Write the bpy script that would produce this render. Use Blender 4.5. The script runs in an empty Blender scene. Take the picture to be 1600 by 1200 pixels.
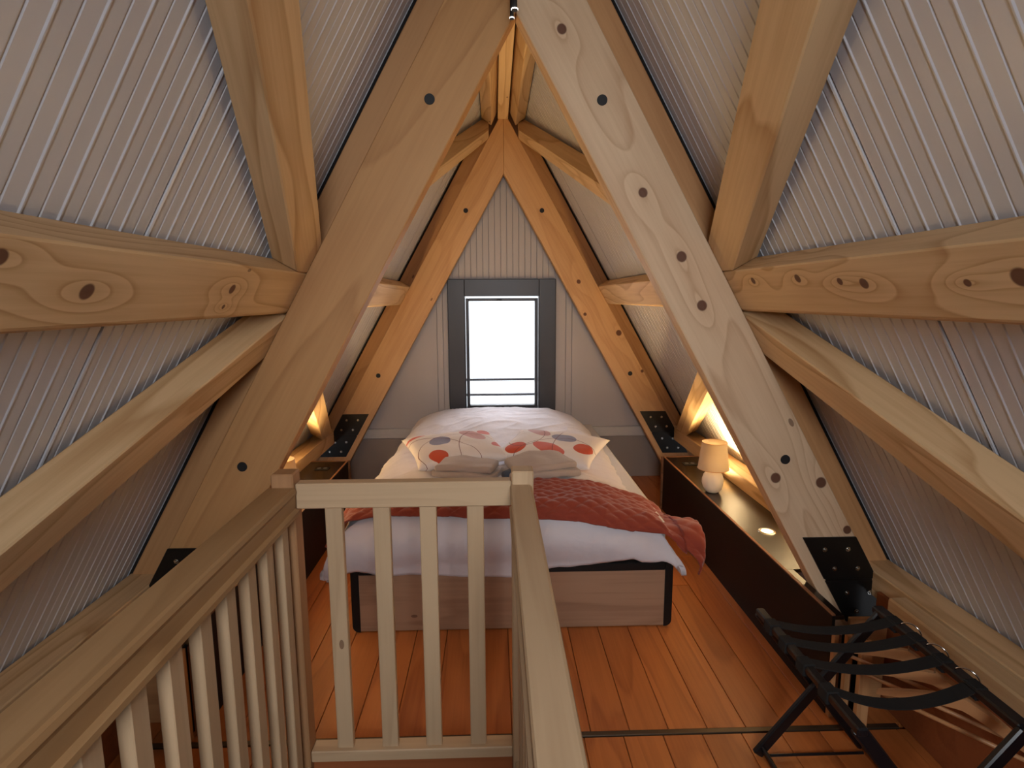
import bpy, bmesh, math, random
from mathutils import Vector, Matrix, noise
SC = bpy.context.scene
COL = SC.collection
V = Vector
sin, cos, pi, exp = math.sin, math.cos, math.pi, math.exp
random.seed(7)

# ------------------------------------------------------------------ camera
cam_d = bpy.data.cameras.new('camera'); cam = bpy.data.objects.new('camera', cam_d); COL.objects.link(cam)
cam_d.sensor_width = 36; cam_d.lens = 900 * 36 / 1600; cam_d.clip_start = 0.02
_f = V((0.02949702, 0.98859329, -0.14769302)).normalized()
_r = V((0.99952147, -0.03054881, -0.00485762)); _r = (_r - _f * _r.dot(_f)).normalized(); _u = _r.cross(_f)
cam.matrix_world = Matrix(((_r.x, _u.x, -_f.x, -0.0797), (_r.y, _u.y, -_f.y, 0.0), (_r.z, _u.z, -_f.z, 1.5003), (0, 0, 0, 1)))
SC.camera = cam
SC.view_settings.view_transform = 'Standard'; SC.view_settings.look = 'None'
SC.view_settings.gamma = 1; SC.view_settings.use_curve_mapping = False
SC.view_settings.exposure = 0.72
# ------------------------------------------------------------------ daylight
W = bpy.data.worlds.new('world'); SC.world = W; W.use_nodes = True
W.node_tree.nodes['Background'].inputs['Color'].default_value = (0.86, 0.93, 1.0, 1)
W.node_tree.nodes['Background'].inputs['Strength'].default_value = 1.6

def area(name, loc, target, sx, sy, power, color):
    d = bpy.data.lights.new(name, 'AREA'); d.shape = 'RECTANGLE'; d.size = sx; d.size_y = sy; d.energy = power; d.color = color
    o = bpy.data.objects.new(name, d); COL.objects.link(o); o.location = loc
    o.rotation_euler = (V(target) - V(loc)).to_track_quat('-Z', 'Y').to_euler(); return o
# daylight through the gable window behind the bed and the one behind the camera
area('window_daylight', (-0.02, 5.75, 2.25), (-0.02, 3.9, 0.65), 1.3, 1.2, 95, (0.90, 0.92, 1.0))
area('rear_daylight', (0.0, -1.37, 1.98), (0.0, 2.0, 1.75), 0.78, 0.86, 37, (0.94, 0.96, 1.0))

# ------------------------------------------------------------------ frame of the roof
S = 1.0577; c, s = cos(S), sin(S); ZI = 2.4263; WP = 0.2208
KB = 0.222; KO = 0.322; KP = 0.338              # inner face of purlins, outer face, roof skin
Y0, Y1, Y2 = -0.425, 2.04, 4.505; YW = 4.70; YB = -1.30
def RP(g, a, y, k): return V((g * (a * c + k * s), y, ZI - a * s + k * c))
def AD(g): return V((g * c, 0, -s))
def ND(g): return V((g * s, 0, c))

# ------------------------------------------------------------------ helpers
PM = {}
def link(o, parent=None, M=None):
    COL.objects.link(o)
    M = M or Matrix.Identity(4)
    if parent is not None:
        o.parent = parent; o.matrix_parent_inverse = PM[parent.name].inverted()
    o.matrix_basis = M; PM[o.name] = M
    return o
def thing(name, label, cat, loc=(0, 0, 0), group=None):
    o = bpy.data.objects.new(name, None); o.empty_display_size = 0.05
    link(o, None, Matrix.Translation(V(loc))); o['label'] = label; o['category'] = cat
    if group: o['group'] = group
    return o
def tag(o, label, cat, group=None):
    o['label'] = label; o['category'] = cat
    if group: o['group'] = group
    return o
def obj(name, bm, m, parent=None, M=None, smooth=False, label=None):
    bmesh.ops.recalc_face_normals(bm, faces=bm.faces[:])
    me = bpy.data.meshes.new(name); bm.to_mesh(me); bm.free()
    if m: me.materials.append(m)
    if smooth: me.shade_smooth()
    o = bpy.data.objects.new(name, me); link(o, parent, M)
    if label: o['label'] = label
    return o
def struct(name, bm, m, parent=None, M=None, smooth=False):
    o = obj(name, bm, m, parent, M, smooth)
    if parent is None: o['kind'] = 'structure'
    return o
def box(bm, x0, x1, y0, y1, z0, z1, bev=0.0, seg=1, M=None):
    b = bmesh.new()
    vs = [b.verts.new((x, y, z)) for x in (x0, x1) for y in (y0, y1) for z in (z0, z1)]
    for f in ((0, 1, 3, 2), (4, 6, 7, 5), (0, 4, 5, 1), (2, 3, 7, 6), (0, 2, 6, 4), (1, 5, 7, 3)): b.faces.new([vs[i] for i in f])
    bmesh.ops.recalc_face_normals(b, faces=b.faces[:])
    if bev: bmesh.ops.bevel(b, geom=b.edges[:], offset=bev, segments=seg, profile=0.6, affect='EDGES')
    if M: bmesh.ops.transform(b, matrix=M, verts=b.verts[:])
    merge(bm, b); b.free(); return bm
def merge(bm, b):
    mp = {}
    for v in b.verts: mp[v] = bm.verts.new(v.co)
    for f in b.faces:
        try:
            nf = bm.faces.new([mp[v] for v in f.verts]); nf.smooth = f.smooth
        except ValueError: pass
def bx(*a, **k): return box(bmesh.new(), *a, **k)
def cyl(bm, p0, p1, r0, r1=None, n=16, caps=True):
    p0, p1 = V(p0), V(p1); r1 = r0 if r1 is None else r1
    d = (p1 - p0).normalized(); a = d.orthogonal().normalized(); b = d.cross(a)
    A = [bm.verts.new(p0 + (a * cos(t) + b * sin(t)) * r0) for t in [2 * pi * i / n for i in range(n)]]
    B = [bm.verts.new(p1 + (a * cos(t) + b * sin(t)) * r1) for t in [2 * pi * i / n for i in range(n)]]
    for i in range(n): bm.faces.new((A[i], A[(i + 1) % n], B[(i + 1) % n], B[i])).smooth = True
    if caps: bm.faces.new(A[::-1]); bm.faces.new(B)
    return bm
def tube(bm, pts, r, n=8):
    pts = [V(p) for p in pts]; rings = []; ref = None
    for i, p in enumerate(pts):
        d = (pts[min(i + 1, len(pts) - 1)] - pts[max(i - 1, 0)]).normalized()
        if ref is None: ref = d.orthogonal().normalized()
        a = (ref - d * ref.dot(d)).normalized(); ref = a; b = d.cross(a)
        rr = r(i / (len(pts) - 1)) if callable(r) else r
        rings.append([bm.verts.new(p + (a * cos(2 * pi * k / n) + b * sin(2 * pi * k / n)) * rr) for k in range(n)])
    for A, B in zip(rings, rings[1:]):
        for k in range(n): bm.faces.new((A[k], A[(k + 1) % n], B[(k + 1) % n], B[k])).smooth = True
    bm.faces.new(rings[0][::-1]); bm.faces.new(rings[-1]); return bm
def lathe(bm, prof, cx, cy, n=32, rfun=None):
    rings = []
    for r, z in prof:
        rings.append([bm.verts.new((cx + cos(t) * r * (rfun(t, z) if rfun else 1), cy + sin(t) * r * (rfun(t, z) if rfun else 1), z)) for t in [2 * pi * i / n for i in range(n)]])
    for A, B in zip(rings, rings[1:]):
        for k in range(n): bm.faces.new((A[k], A[(k + 1) % n], B[(k + 1) % n], B[k])).smooth = True
    return rings
def prism(bm, poly, y0, y1, bev=0.0):
    """polygon of (x, z) pulled along y"""
    b = bmesh.new()
    A = [b.verts.new((x, y0, z)) for x, z in poly]; B = [b.verts.new((x, y1, z)) for x, z in poly]
    n = len(poly); b.faces.new(A); b.faces.new(B[::-1])
    for i in range(n): b.faces.new((A[i], B[i], B[(i + 1) % n], A[(i + 1) % n]))
    bmesh.ops.recalc_face_normals(b, faces=b.faces[:])
    if bev: bmesh.ops.bevel(b, geom=b.edges[:], offset=bev, segments=1, affect='EDGES')
    merge(bm, b); b.free(); return bm
def frame(o, x, y, z):
    M = Matrix((x, y, z)).transposed().to_4x4(); M.translation = V(o); return M
def beam(name, o, xd, yd, xr, yr, zr, m, parent=None, cuts=(), bev=0.003, label=None, chamfer=None):
    """timber in its own frame: grain runs along local x; cuts = world planes (point, normal pointing to the waste)"""
    xd = V(xd).normalized(); yd = V(yd); yd = (yd - xd * yd.dot(xd)).normalized(); zd = xd.cross(yd)
    M = frame(o, xd, yd, zd); Mi = M.inverted(); R3 = M.to_3x3().inverted()
    bm = bx(xr[0], xr[1], yr[0], yr[1], zr[0], zr[1])
    if chamfer:                                   # (y side, z side, size): one long edge taken off
        ys, zs, size = chamfer
        yv = yr[1] if ys > 0 else yr[0]; zv = zr[1] if zs > 0 else zr[0]
        es = [e for e in bm.edges if all(abs(v.co.y - yv) < 1e-6 and abs(v.co.z - zv) < 1e-6 for v in e.verts)]
        bmesh.ops.bevel(bm, geom=es, offset=size, segments=1, affect='EDGES')
    for p, n in cuts:
        r = bmesh.ops.bisect_plane(bm, geom=bm.verts[:] + bm.edges[:] + bm.faces[:], plane_co=Mi @ V(p), plane_no=R3 @ V(n), clear_outer=True)
        ed = [e for e in r['geom_cut'] if isinstance(e, bmesh.types.BMEdge)]
        if ed: bmesh.ops.holes_fill(bm, edges=ed)
    bmesh.ops.recalc_face_normals(bm, faces=bm.faces[:])
    if bev: bmesh.ops.bevel(bm, geom=[e for e in bm.edges if e.calc_length() > 0.01], offset=bev, segments=1, affect='EDGES', clamp_overlap=True)
    return obj(name, bm, m, parent, M, label=label)

# ------------------------------------------------------------------ materials
def lin(h):
    t = []
    for v in h:
        v /= 255.0; t.append(v / 12.92 if v <= 0.04045 else ((v + 0.055) / 1.055) ** 2.4)
    return tuple(t) + (1.0,)
class NT:
    def __init__(self, name):
        self.m = bpy.data.materials.new(name); self.m.use_nodes = True; self.t = self.m.node_tree
        self.b = self.t.nodes['Principled BSDF']
    def n(self, kind, **kw):
        o = self.t.nodes.new(kind)
        for k, v in kw.items(): setattr(o, k, v)
        return o
    def l(self, a, b): self.t.links.new(a, b)
    def val(self, sock, v):
        if hasattr(v, 'node'): self.l(v, sock)
        else: sock.default_value = v
    def math(self, op, a, b=0.0, cc=None, clamp=False):
        o = self.n('ShaderNodeMath', operation=op, use_clamp=clamp); self.val(o.inputs[0], a); self.val(o.inputs[1], b)
        if cc is not None: self.val(o.inputs[2], cc)
        return o.outputs[0]
    def vec(self, op, a, b):
        o = self.n('ShaderNodeVectorMath', operation=op); self.val(o.inputs[0], a); self.val(o.inputs[1], b)
        return o.outputs['Value'] if op in ('LENGTH', 'DISTANCE', 'DOT_PRODUCT') else o.outputs[0]
    def mix(self, f, a, b, bt='MIX'):
        o = self.n('ShaderNodeMix', data_type='RGBA', blend_type=bt)
        self.val(o.inputs[0], f); self.val(o.inputs[6], a); self.val(o.inputs[7], b); return o.outputs[2]
    def ramp(self, f, stops):
        o = self.n('ShaderNodeValToRGB'); self.val(o.inputs[0], f); e = o.color_ramp.elements
        e[0].position = stops[0][0]; e[0].color = stops[0][1]; e[1].position = stops[-1][0]; e[1].color = stops[-1][1]
        for p, col in stops[1:-1]: x = e.new(p); x.color = col
        return o.outputs[0]
    def noise(self, vec, scale=5, detail=2, rough=0.5, dist=0.0):
        o = self.n('ShaderNodeTexNoise'); self.val(o.inputs['Vector'], vec)
        o.inputs['Scale'].default_value = scale; o.inputs['Detail'].default_value = detail
        o.inputs['Roughness'].default_value = rough; o.inputs['Distortion'].default_value = dist; return o.outputs['Fac']
    def obj(self): return self.n('ShaderNodeTexCoord').outputs['Object']
    def scale(self, v, sc, loc=(0, 0, 0)):
        o = self.n('ShaderNodeMapping'); self.val(o.inputs['Vector'], v); o.inputs['Scale'].default_value = sc; self.val(o.inputs['Location'], loc); return o.outputs[0]
    def bump(self, h, strength=0.2, dist=0.01):
        o = self.n('ShaderNodeBump'); self.val(o.inputs['Height'], h); o.inputs['Strength'].default_value = strength; o.inputs['Distance'].default_value = dist
        self.l(o.outputs[0], self.b.inputs['Normal'])
    def base(self, col=None, rough=None, **kw):
        if col is not None: self.val(self.b.inputs['Base Color'], col)
        if rough is not None: self.val(self.b.inputs['Roughness'], rough)
        for k, v in kw.items(): self.val(self.b.inputs[k.replace('_', ' ')], v)
        return self.m

def wood(name, light, dark, knots=(), rough=0.55, rings=9, fine=0.8, vary=0.25, contrast=0.7, axis=0, spec=0.3, rand=True, knotcol=(88, 48, 32)):
    """solid timber; grain runs along the object's own x axis (axis 0), y (1) or z (2)"""
    t = NT(name); co = t.obj()
    if axis == 1: co = t.vec('MULTIPLY', co, (1, 1, 1)); sw = t.n('ShaderNodeSeparateXYZ'); t.l(co, sw.inputs[0]); cb = t.n('ShaderNodeCombineXYZ'); t.l(sw.outputs[1], cb.inputs[0]); t.l(sw.outputs[0], cb.inputs[1]); t.l(sw.outputs[2], cb.inputs[2]); co = cb.outputs[0]
    if axis == 2: sw = t.n('ShaderNodeSeparateXYZ'); t.l(co, sw.inputs[0]); cb = t.n('ShaderNodeCombineXYZ'); t.l(sw.outputs[2], cb.inputs[0]); t.l(sw.outputs[1], cb.inputs[1]); t.l(sw.outputs[0], cb.inputs[2]); co = cb.outputs[0]
    rnd = t.n('ShaderNodeObjectInfo').outputs['Random'] if rand else (sum(map(ord, name)) * 0.6180339) % 1.0
    off = t.n('ShaderNodeCombineXYZ'); t.val(off.inputs[0], t.math('MULTIPLY', rnd, 31.0)); t.val(off.inputs[1], t.math('MULTIPLY', rnd, 17.0)); t.val(off.inputs[2], t.math('MULTIPLY', rnd, 7.0))
    cs = t.vec('ADD', co, off.outputs[0])
    big = t.noise(t.scale(cs, (0.55, 4.2, 4.2)), 1.0, 1.5, 0.45)
    field = big; mask = None
    for kx, ky, kr in knots:
        d = t.vec('LENGTH', t.vec('MULTIPLY', t.vec('SUBTRACT', co, (kx, ky, 0)), (1.0 / 2.6, 1.0, 0.0)), (0, 0, 0))
        e = t.math('POWER', 2.718, t.math('MULTIPLY', t.math('POWER', t.math('DIVIDE', d, kr * 2.6), 1.5), -1.0))
        field = t.math('ADD', field, t.math('MULTIPLY', e, 0.26))
        d2 = t.vec('LENGTH', t.vec('MULTIPLY', t.vec('SUBTRACT', co, (kx, ky, 0)), (0.9, 1.0, 0.0)), (0, 0, 0))
        k = t.math('SUBTRACT', 1.0, t.math('SMOOTH_MIN', 1.0, t.math('MAXIMUM', 0.0, t.math('MULTIPLY', t.math('SUBTRACT', d2, kr * 0.85), 4.5 / kr)), 0.0), clamp=True)
        mask = k if mask is None else t.math('MAXIMUM', mask, k)
    ring = t.math('FRACT', t.math('MULTIPLY', field, rings))
    ring = t.ramp(ring, [(0.0, (0.0,) * 3 + (1,)), (0.72, (0.35,) * 3 + (1,)), (0.93, (1,) * 4), (1.0, (0.0,) * 3 + (1,))])
    fib = t.noise(t.scale(cs, (2.0, 70, 70)), 1.0, 3, 0.6)
    mott = t.noise(t.scale(cs, (1.3, 5, 5)), 1.0, 3, 0.6)
    f = t.math('MULTIPLY', ring, contrast)
    f = t.math('ADD', f, t.math('MULTIPLY', t.math('SUBTRACT', fib, 0.5), fine))
    f = t.math('ADD', f, t.math('MULTIPLY', t.math('SUBTRACT', mott, 0.45), 0.9), clamp=True)
    col = t.mix(f, lin(light), lin(dark))
    # small scattered pin knots
    vo = t.n('ShaderNodeTexVoronoi'); t.l(t.scale(cs, (2.6, 5.5, 5.5)), vo.inputs['Vector']); vo.inputs['Scale'].default_value = 1.0
    pin = t.math('LESS_THAN', vo.outputs['Distance'], 0.045)
    col = t.mix(t.math('MULTIPLY', pin, 0.65), col, lin(knotcol))
    if mask is not None: col = t.mix(t.math('MULTIPLY', mask, 0.92), col, lin(knotcol))
    if rand and vary:
        hs = t.n('ShaderNodeHueSaturation'); t.l(col, hs.inputs['Color']); hs.inputs['Hue'].default_value = 0.5
        t.val(hs.inputs['Value'], t.math('ADD', 1 - vary / 2, t.math('MULTIPLY', rnd, vary))); col = hs.outputs[0]
    t.bump(t.math('ADD', fib, t.math('MULTIPLY', ring, -0.4)), 0.12, 0.002)
    return t.base(col, rough, Specular_IOR_Level=spec)

PINE = ((220, 188, 144), (178, 136, 90)); PINE_O = ((200, 152, 104), (158, 108, 64)); PINE_P = ((222, 194, 160), (182, 142, 106))
m_pine = wood('pine_timber', *PINE)
m_pine_o = wood('warm_pine_timber', *PINE_O, rings=6, contrast=0.35)
m_kn_r = [(0.119, 0.106, 0.016), (0.71, 0.099, 0.016), (0.968, 0.117, 0.018), (1.155, 0.103, 0.018), (1.861, 0.056, 0.019), (1.964, 0.197, 0.020), (2.184, 0.205, 0.016)]
m_raf_r = wood('knotty_rafter_pine', *PINE_P, knots=m_kn_r, rings=8, contrast=0.5, fine=0.6, rand=False)
m_raf_l = wood('orange_rafter_pine', (194, 148, 98), (156, 108, 64), rings=6, contrast=0.45, fine=0.55, rand=False)
m_raf2_r = wood('far_rafter_pine', (210, 166, 118), (174, 124, 78), knots=[(0.982, 0.106, 0.016), (1.226, 0.029, 0.013), (1.486, 0.191, 0.022), (1.846, 0.21, 0.012)], rings=5, contrast=0.3, rand=False)
m_raf2_l = wood('far_left_rafter_pine', (210, 166, 118), (174, 124, 78), rings=5, contrast=0.3, rand=False)
m_pur_r = wood('purlin_pine_knotted', *PINE, knots=[(1.845, -0.042, 0.012), (1.574, -0.04, 0.013), (1.39, -0.025, 0.010), (1.303, -0.017, 0.014), (1.017, -0.01, 0.008), (0.908, -0.017, 0.018)], rand=False, rings=10)
m_pur_l = wood('purlin_pine_wavy', *PINE, knots=[(1.009, 0.0, 0.016), (1.543, -0.014, 0.014), (0.811, -0.05, 0.014), (1.541, 0.038, 0.007)], rand=False, rings=11)
m_brace = wood('brace_pine', *PINE, rings=8)
m_oak = wood('pale_railing_wood', (194, 166, 132), (154, 124, 92), rings=5, contrast=0.25, fine=0.5, vary=0.12, rough=0.5, axis=0)
m_oak_z = wood('pale_railing_wood_upright', (194, 166, 132), (154, 124, 92), rings=5, contrast=0.25, fine=0.5, vary=0.12, rough=0.5, axis=2)
m_rail_l = wood('left_handrail_wood', (176, 140, 98), (136, 98, 60), rings=6, contrast=0.4, fine=0.6, rough=0.5)
m_oak_d = wood('newel_wood', (170, 128, 90), (122, 82, 52), rings=5, contrast=0.4, fine=0.6, axis=2, rough=0.5)
m_floor = wood('orange_pine_floor', (192, 116, 60), (140, 72, 34), rings=6, contrast=0.45, vary=0.18, rough=0.38, axis=1, spec=0.4, knotcol=(84, 34, 16))
m_bedwood = wood('bed_panel_oak', (172, 136, 108), (128, 92, 70), rings=6, contrast=0.4, rough=0.5, rand=False, knotcol=(90, 52, 36))
m_edge = wood('plywood_edge', (140, 96, 64), (104, 66, 40), rings=4)
m_dkpine = wood('side_board_pine', (150, 88, 52), (110, 58, 32), rings=5, contrast=0.35)

def plain(name, col, rough=0.5, metal=0.0, nz=0.06, scale=30, bump=0.05, **kw):
    t = NT(name); n = t.noise(t.obj(), scale, 3, 0.6)
    a = lin(col); lo = tuple(v * (1 - nz * 2) for v in a[:3]) + (1,)
    t.bump(n, bump, 0.002); return t.base(t.mix(n, lo, a), rough, Metallic=metal, **kw)
m_black = plain('black_steel', (24, 26, 27), 0.42, 0.3)
m_plate = plain('black_plate_steel', (20, 19, 18), 0.36, 0.15)
m_cap = plain('black_plastic_cap', (20, 21, 24), 0.6)
m_bolt = plain('zinc_bolt', (200, 200, 195), 0.25, 1.0)
m_frame = plain('charcoal_window_frame', (64, 64, 68), 0.38, 0.1, scale=8)
m_sash = plain('sash_metal', (150, 152, 156), 0.3, 0.8)
m_dark = plain('dark_brown_board', (34, 22, 14), 0.24, 0.0, scale=6, nz=0.2, Specular_IOR_Level=0.6)
m_darkf = plain('dark_brown_front', (26, 19, 14), 0.55, 0.0, scale=6, nz=0.2, Specular_IOR_Level=0.25)
m_gap = plain('black_gap_shade', (14, 12, 11), 0.9)  # flat black that stands in for the shade in narrow gaps, no foam
m_strip = plain('metal_strip', (92, 80, 66), 0.4, 0.7)
m_ceram = plain('white_ceramic', (236, 226, 212), 0.45, scale=14, nz=0.04)
m_trim = plain('white_trim', (196, 190, 184), 0.45)
m_rack = plain('black_lacquer', (18, 20, 24), 0.28)
m_strap = plain('black_webbing', (14, 14, 15), 0.85)
m_hook = plain('chrome_hook', (215, 215, 215), 0.15, 1.0)
m_hanger = plain('hanger_beech', (206, 152, 104), 0.4, scale=10, nz=0.12)
def panel_mat(name, col, rough):
    t = NT(name); co = t.obj()
    n = t.noise(t.scale(co, (14, 14, 0.8)), 1.0, 3, 0.6); n2 = t.noise(co, 1.6, 2)
    a = lin(col); lo = tuple(v * 0.90 for v in a[:3]) + (1,)
    t.bump(n, 0.05, 0.003)
    return t.base(t.mix(t.math('MULTIPLY', t.math('ADD', n, n2), 0.5), lo, a), rough, Specular_IOR_Level=0.5)
m_panel = panel_mat('white_coated_panel', (211, 212, 219), 0.32)
m_wall = panel_mat('gable_panel', (184, 176, 172), 0.45)
m_wall_lo = panel_mat('gable_lower_panel', (150, 138, 130), 0.5)
def emit(name, col, st):
    t = NT(name); t.base(lin(col), 0.4); t.b.inputs['Emission Color'].default_value = lin(col); t.b.inputs['Emission Strength'].default_value = st; return t.m
m_glow = emit('lit_lens', (255, 214, 140), 25); m_tip = emit('lit_tip', (255, 250, 240), 1.4)
def glass():
    t = NT('window_glass'); g = t.n('ShaderNodeBsdfTransparent'); gl = t.n('ShaderNodeBsdfGlossy'); gl.inputs['Roughness'].default_value = 0.02
    fr = t.n('ShaderNodeFresnel'); fr.inputs[0].default_value = 1.45; mx = t.n('ShaderNodeMixShader'); t.l(fr.outputs[0], mx.inputs[0]); t.l(g.outputs[0], mx.inputs[1]); t.l(gl.outputs[0], mx.inputs[2])
    t.l(mx.outputs[0], t.t.nodes['Material Output'].inputs['Surface']); return t.m
m_glass = glass()
def cloth(name, col, sc=900, rough=0.85, sheen=0.2, wr=0.0):
    t = NT(name); co = t.obj(); n = t.noise(co, sc, 1, 0.5); n2 = t.noise(co, 9, 3, 0.55, 0.6)
    h = t.math('ADD', t.math('MULTIPLY', n, 0.08), t.math('MULTIPLY', n2, wr)); t.bump(h, 0.6, 0.02)
    a = lin(col); lo = tuple(v * 0.92 for v in a[:3]) + (1,)
    return t.base(t.mix(n2, lo, a), rough, Sheen_Weight=sheen, Sheen_Roughness=0.5)
m_duvet = cloth('white_cotton', (226, 220, 224), wr=0.5)
m_throw = cloth('terracotta_velvet', (146, 52, 26), rough=0.7, sheen=0.3)
m_throw_e = m_throw
m_towel = cloth('greige_towelling', (176, 160, 148), sc=500, rough=0.95, sheen=0.3, wr=0.3)
m_gcloth = cloth('slate_cloth', (84, 90, 100), rough=0.95)
m_matt = cloth('mattress_ticking', (205, 200, 198))
def shade_mat():
    t = NT('lampshade_fabric'); n = t.noise(t.obj(), 400, 1)
    t.base(lin((214, 192, 160)), 0.8, Transmission_Weight=0.0); t.bump(n, 0.2, 0.002)
    tr = t.n('ShaderNodeBsdfTranslucent'); tr.inputs[0].default_value = lin((240, 200, 140)); mx = t.n('ShaderNodeMixShader'); mx.inputs[0].default_value = 0.10
    t.l(t.b.outputs[0], mx.inputs[1]); t.l(tr.outputs[0], mx.inputs[2]); t.l(mx.outputs[0], t.t.nodes['Material Output'].inputs['Surface']); return t.m
m_shade = shade_mat()
def print_mat(name, blobs, lines):
    """white cotton printed with soft ovals and thin leaf stems, laid out on the cushion's own x / y"""
    t = NT(name); co = t.obj(); col = lin((236, 228, 222))
    for (x, y, rx, ry, rot, rgb) in blobs:
        mp = t.n('ShaderNodeMapping', vector_type='TEXTURE'); t.l(co, mp.inputs['Vector']); mp.inputs['Location'].default_value = (x, y, 0); mp.inputs['Rotation'].default_value = (0, 0, rot); mp.inputs['Scale'].default_value = (rx, ry, 1)
        d = t.vec('LENGTH', t.vec('MULTIPLY', mp.outputs[0], (1, 1, 0)), (0, 0, 0))
        col = t.mix(t.math('LESS_THAN', d, 1.0), col, lin(rgb))
    for (x, y, r, a) in lines:
        mp = t.n('ShaderNodeMapping', vector_type='TEXTURE'); t.l(co, mp.inputs['Vector']); mp.inputs['Location'].default_value = (x, y, 0); mp.inputs['Scale'].default_value = (r, r * a, 1)
        d = t.vec('LENGTH', t.vec('MULTIPLY', mp.outputs[0], (1, 1, 0)), (0, 0, 0))
        col = t.mix(t.math('LESS_THAN', t.math('ABSOLUTE', t.math('SUBTRACT', d, 1.0)), 0.0016 / r), col, lin((120, 66, 62)))
    n2 = t.noise(co, 14, 3, 0.55, 0.6); t.bump(n2, 0.25, 0.01)
    return t.base(col, 0.85, Sheen_Weight=0.15)

# ------------------------------------------------------------------ setting: roof skin
def slope_panel(g, y0, y1, a0=-0.62, a1=2.84):
    """one metre of micro-ribbed sandwich panel: profile across y, pulled down the slope"""
    prof = [(y0 + 0.003, 0.012), (y0 + 0.003, -0.002), (y0 + 0.008, -0.0035), (y0 + 0.014, 0.0)]
    n = round((y1 - y0) / 0.0813); p = (y1 - y0) / n
    for i in range(n):
        yc = y0 + (i + 0.5) * p
        prof += [(yc - 0.0035, 0.0), (yc - 0.001, 0.0022), (yc + 0.001, 0.0022), (yc + 0.0035, 0.0)]
        yd = y0 + (i + 1) * p
        if i < n - 1: prof += [(yd - 0.004, 0.0), (yd - 0.0015, -0.0024), (yd + 0.0015, -0.0024), (yd + 0.004, 0.0)]
    prof += [(y1 - 0.008, 0.0), (y1 - 0.004, 0.0), (y1 - 0.003, 0.012)]
    bm = bmesh.new()
    A = []; B = []
    for y, dk in prof:
        k = KP + dk; ax = -k * s / c      # where this face meets the ridge plane x = 0
        A.append(bm.verts.new(RP(g, ax + 0.002, y, k))); B.append(bm.verts.new(RP(g, a1, y, k)))
    for i in range(len(prof) - 1): bm.faces.new((A[i], A[i + 1], B[i + 1], B[i]))
    # back of the panel
    k = KP + 0.05
    c0 = [bm.verts.new(RP(g, -k * s / c, y, k)) for y in (prof[0][0], prof[-1][0])]; c1 = [bm.verts.new(RP(g, a1, y, k)) for y in (prof[0][0], prof[-1][0])]
    bm.faces.new((c0[0], c1[0], c1[1], c0[1]))
    bm.faces.new((A[0], B[0], c1[0], c0[0])); bm.faces.new((A[-1], c0[1], c1[1], B[-1]))
    bm.faces.new([*B, c1[1], c1[0]])
    return bm
root_c = None
for g in (1, -1):
    bm = bmesh.new()
    ks = (KP + 0.052, KP + 0.10)
    v = [bm.verts.new(RP(g, a if a is not None else -k * s / c, y, k)) for k in ks for a in (None, 3.06) for y in (YB - 0.1, YW + 0.12)]
    for f in ((0, 1, 3, 2), (4, 6, 7, 5), (0, 4, 5, 1), (2, 3, 7, 6), (0, 2, 6, 4), (1, 5, 7, 3)): bm.faces.new([v[i] for i in f])
    ce = struct('ceiling', bm, m_wall)
    ys = [YB + 0.005, -0.70, 0.30, 1.30, 2.30, 3.30, 4.30, YW]
    for y0, y1 in zip(ys, ys[1:]):
        if y1 - y0 > 0.35: obj('roof_panel', slope_panel(g, y0, y1), m_panel, ce)
        else: obj('roof_panel', slope_panel(g, y0, y1), m_panel, ce)
# ------------------------------------------------------------------ setting: far gable wall with window
def gable_clip(bm, k=KP + 0.01):
    for g in (1, -1):
        r = bmesh.ops.bisect_plane(bm, geom=bm.verts[:] + bm.edges[:] + bm.faces[:], plane_co=RP(g, 0, 0, k), plane_no=ND(g), clear_outer=True)
        ed = [e for e in r['geom_cut'] if isinstance(e, bmesh.types.BMEdge)]
        if ed: bmesh.ops.holes_fill(bm, edges=ed)
    return bm
WX0, WX1, WZ0, WZ1 = -0.452, 0.414, 0.570, 1.650
bm = bmesh.new()
for (x0, x1, z0, z1) in ((-1.8, WX0 + 0.01, 0, 3.3), (WX1 - 0.01, 1.8, 0, 3.3), (WX0 + 0.01, WX1 - 0.01, WZ1 - 0.01, 3.3), (WX0 + 0.01, WX1 - 0.01, 0, WZ0 + 0.01)):
    b = bx(x0, x1, YW, YW + 0.10, z0, z1); gable_clip(b); merge(bm, b); b.free()
wb = struct('wall_back', bm, m_wall)
PX0, PX1 = WX0 - 0.005, WX1 + 0.005
def gpanel(x0, x1, z0, z1, m, name='wall_panel'): obj(name, gable_clip(bx(x0, x1, YW - 0.012, YW - 0.0005, z0, z1, bev=0.0015), KP - 0.004), m, wb)
gpanel(-1.60, -0.547, 0.440, 3.3, m_wall); gpanel(0.552, 1.60, 0.440, 3.3, m_wall)
gpanel(-0.543, -0.498, 0.440, 3.3, m_wall); gpanel(0.502, 0.548, 0.440, 3.3, m_wall)
gpanel(-0.494, PX0, 0.440, 3.3, m_wall); gpanel(PX1, 0.498, 0.440, 3.3, m_wall)
gpanel(-1.60, -0.05, 0.0, 0.352, m_wall_lo); gpanel(-0.046, 1.60, 0.0, 0.352, m_wall_lo)
x = PX0 + 0.002
while x < PX1 - 0.02:
    gpanel(x, min(x + 0.0445, PX1), WZ1 + 0.004, 3.3, m_wall, 'ribbed_strip'); x += 0.0480
tr = struct('trim_1', gable_clip(bx(-1.55, WX0 - 0.02, YW - 0.030, YW - 0.013, 0.356, 0.436, bev=0.003), KP - 0.004), m_trim)
tr = struct('trim_2', gable_clip(bx(WX1 + 0.02, 1.55, YW - 0.030, YW - 0.013, 0.356, 0.436, bev=0.003), KP - 0.004), m_trim)
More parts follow.
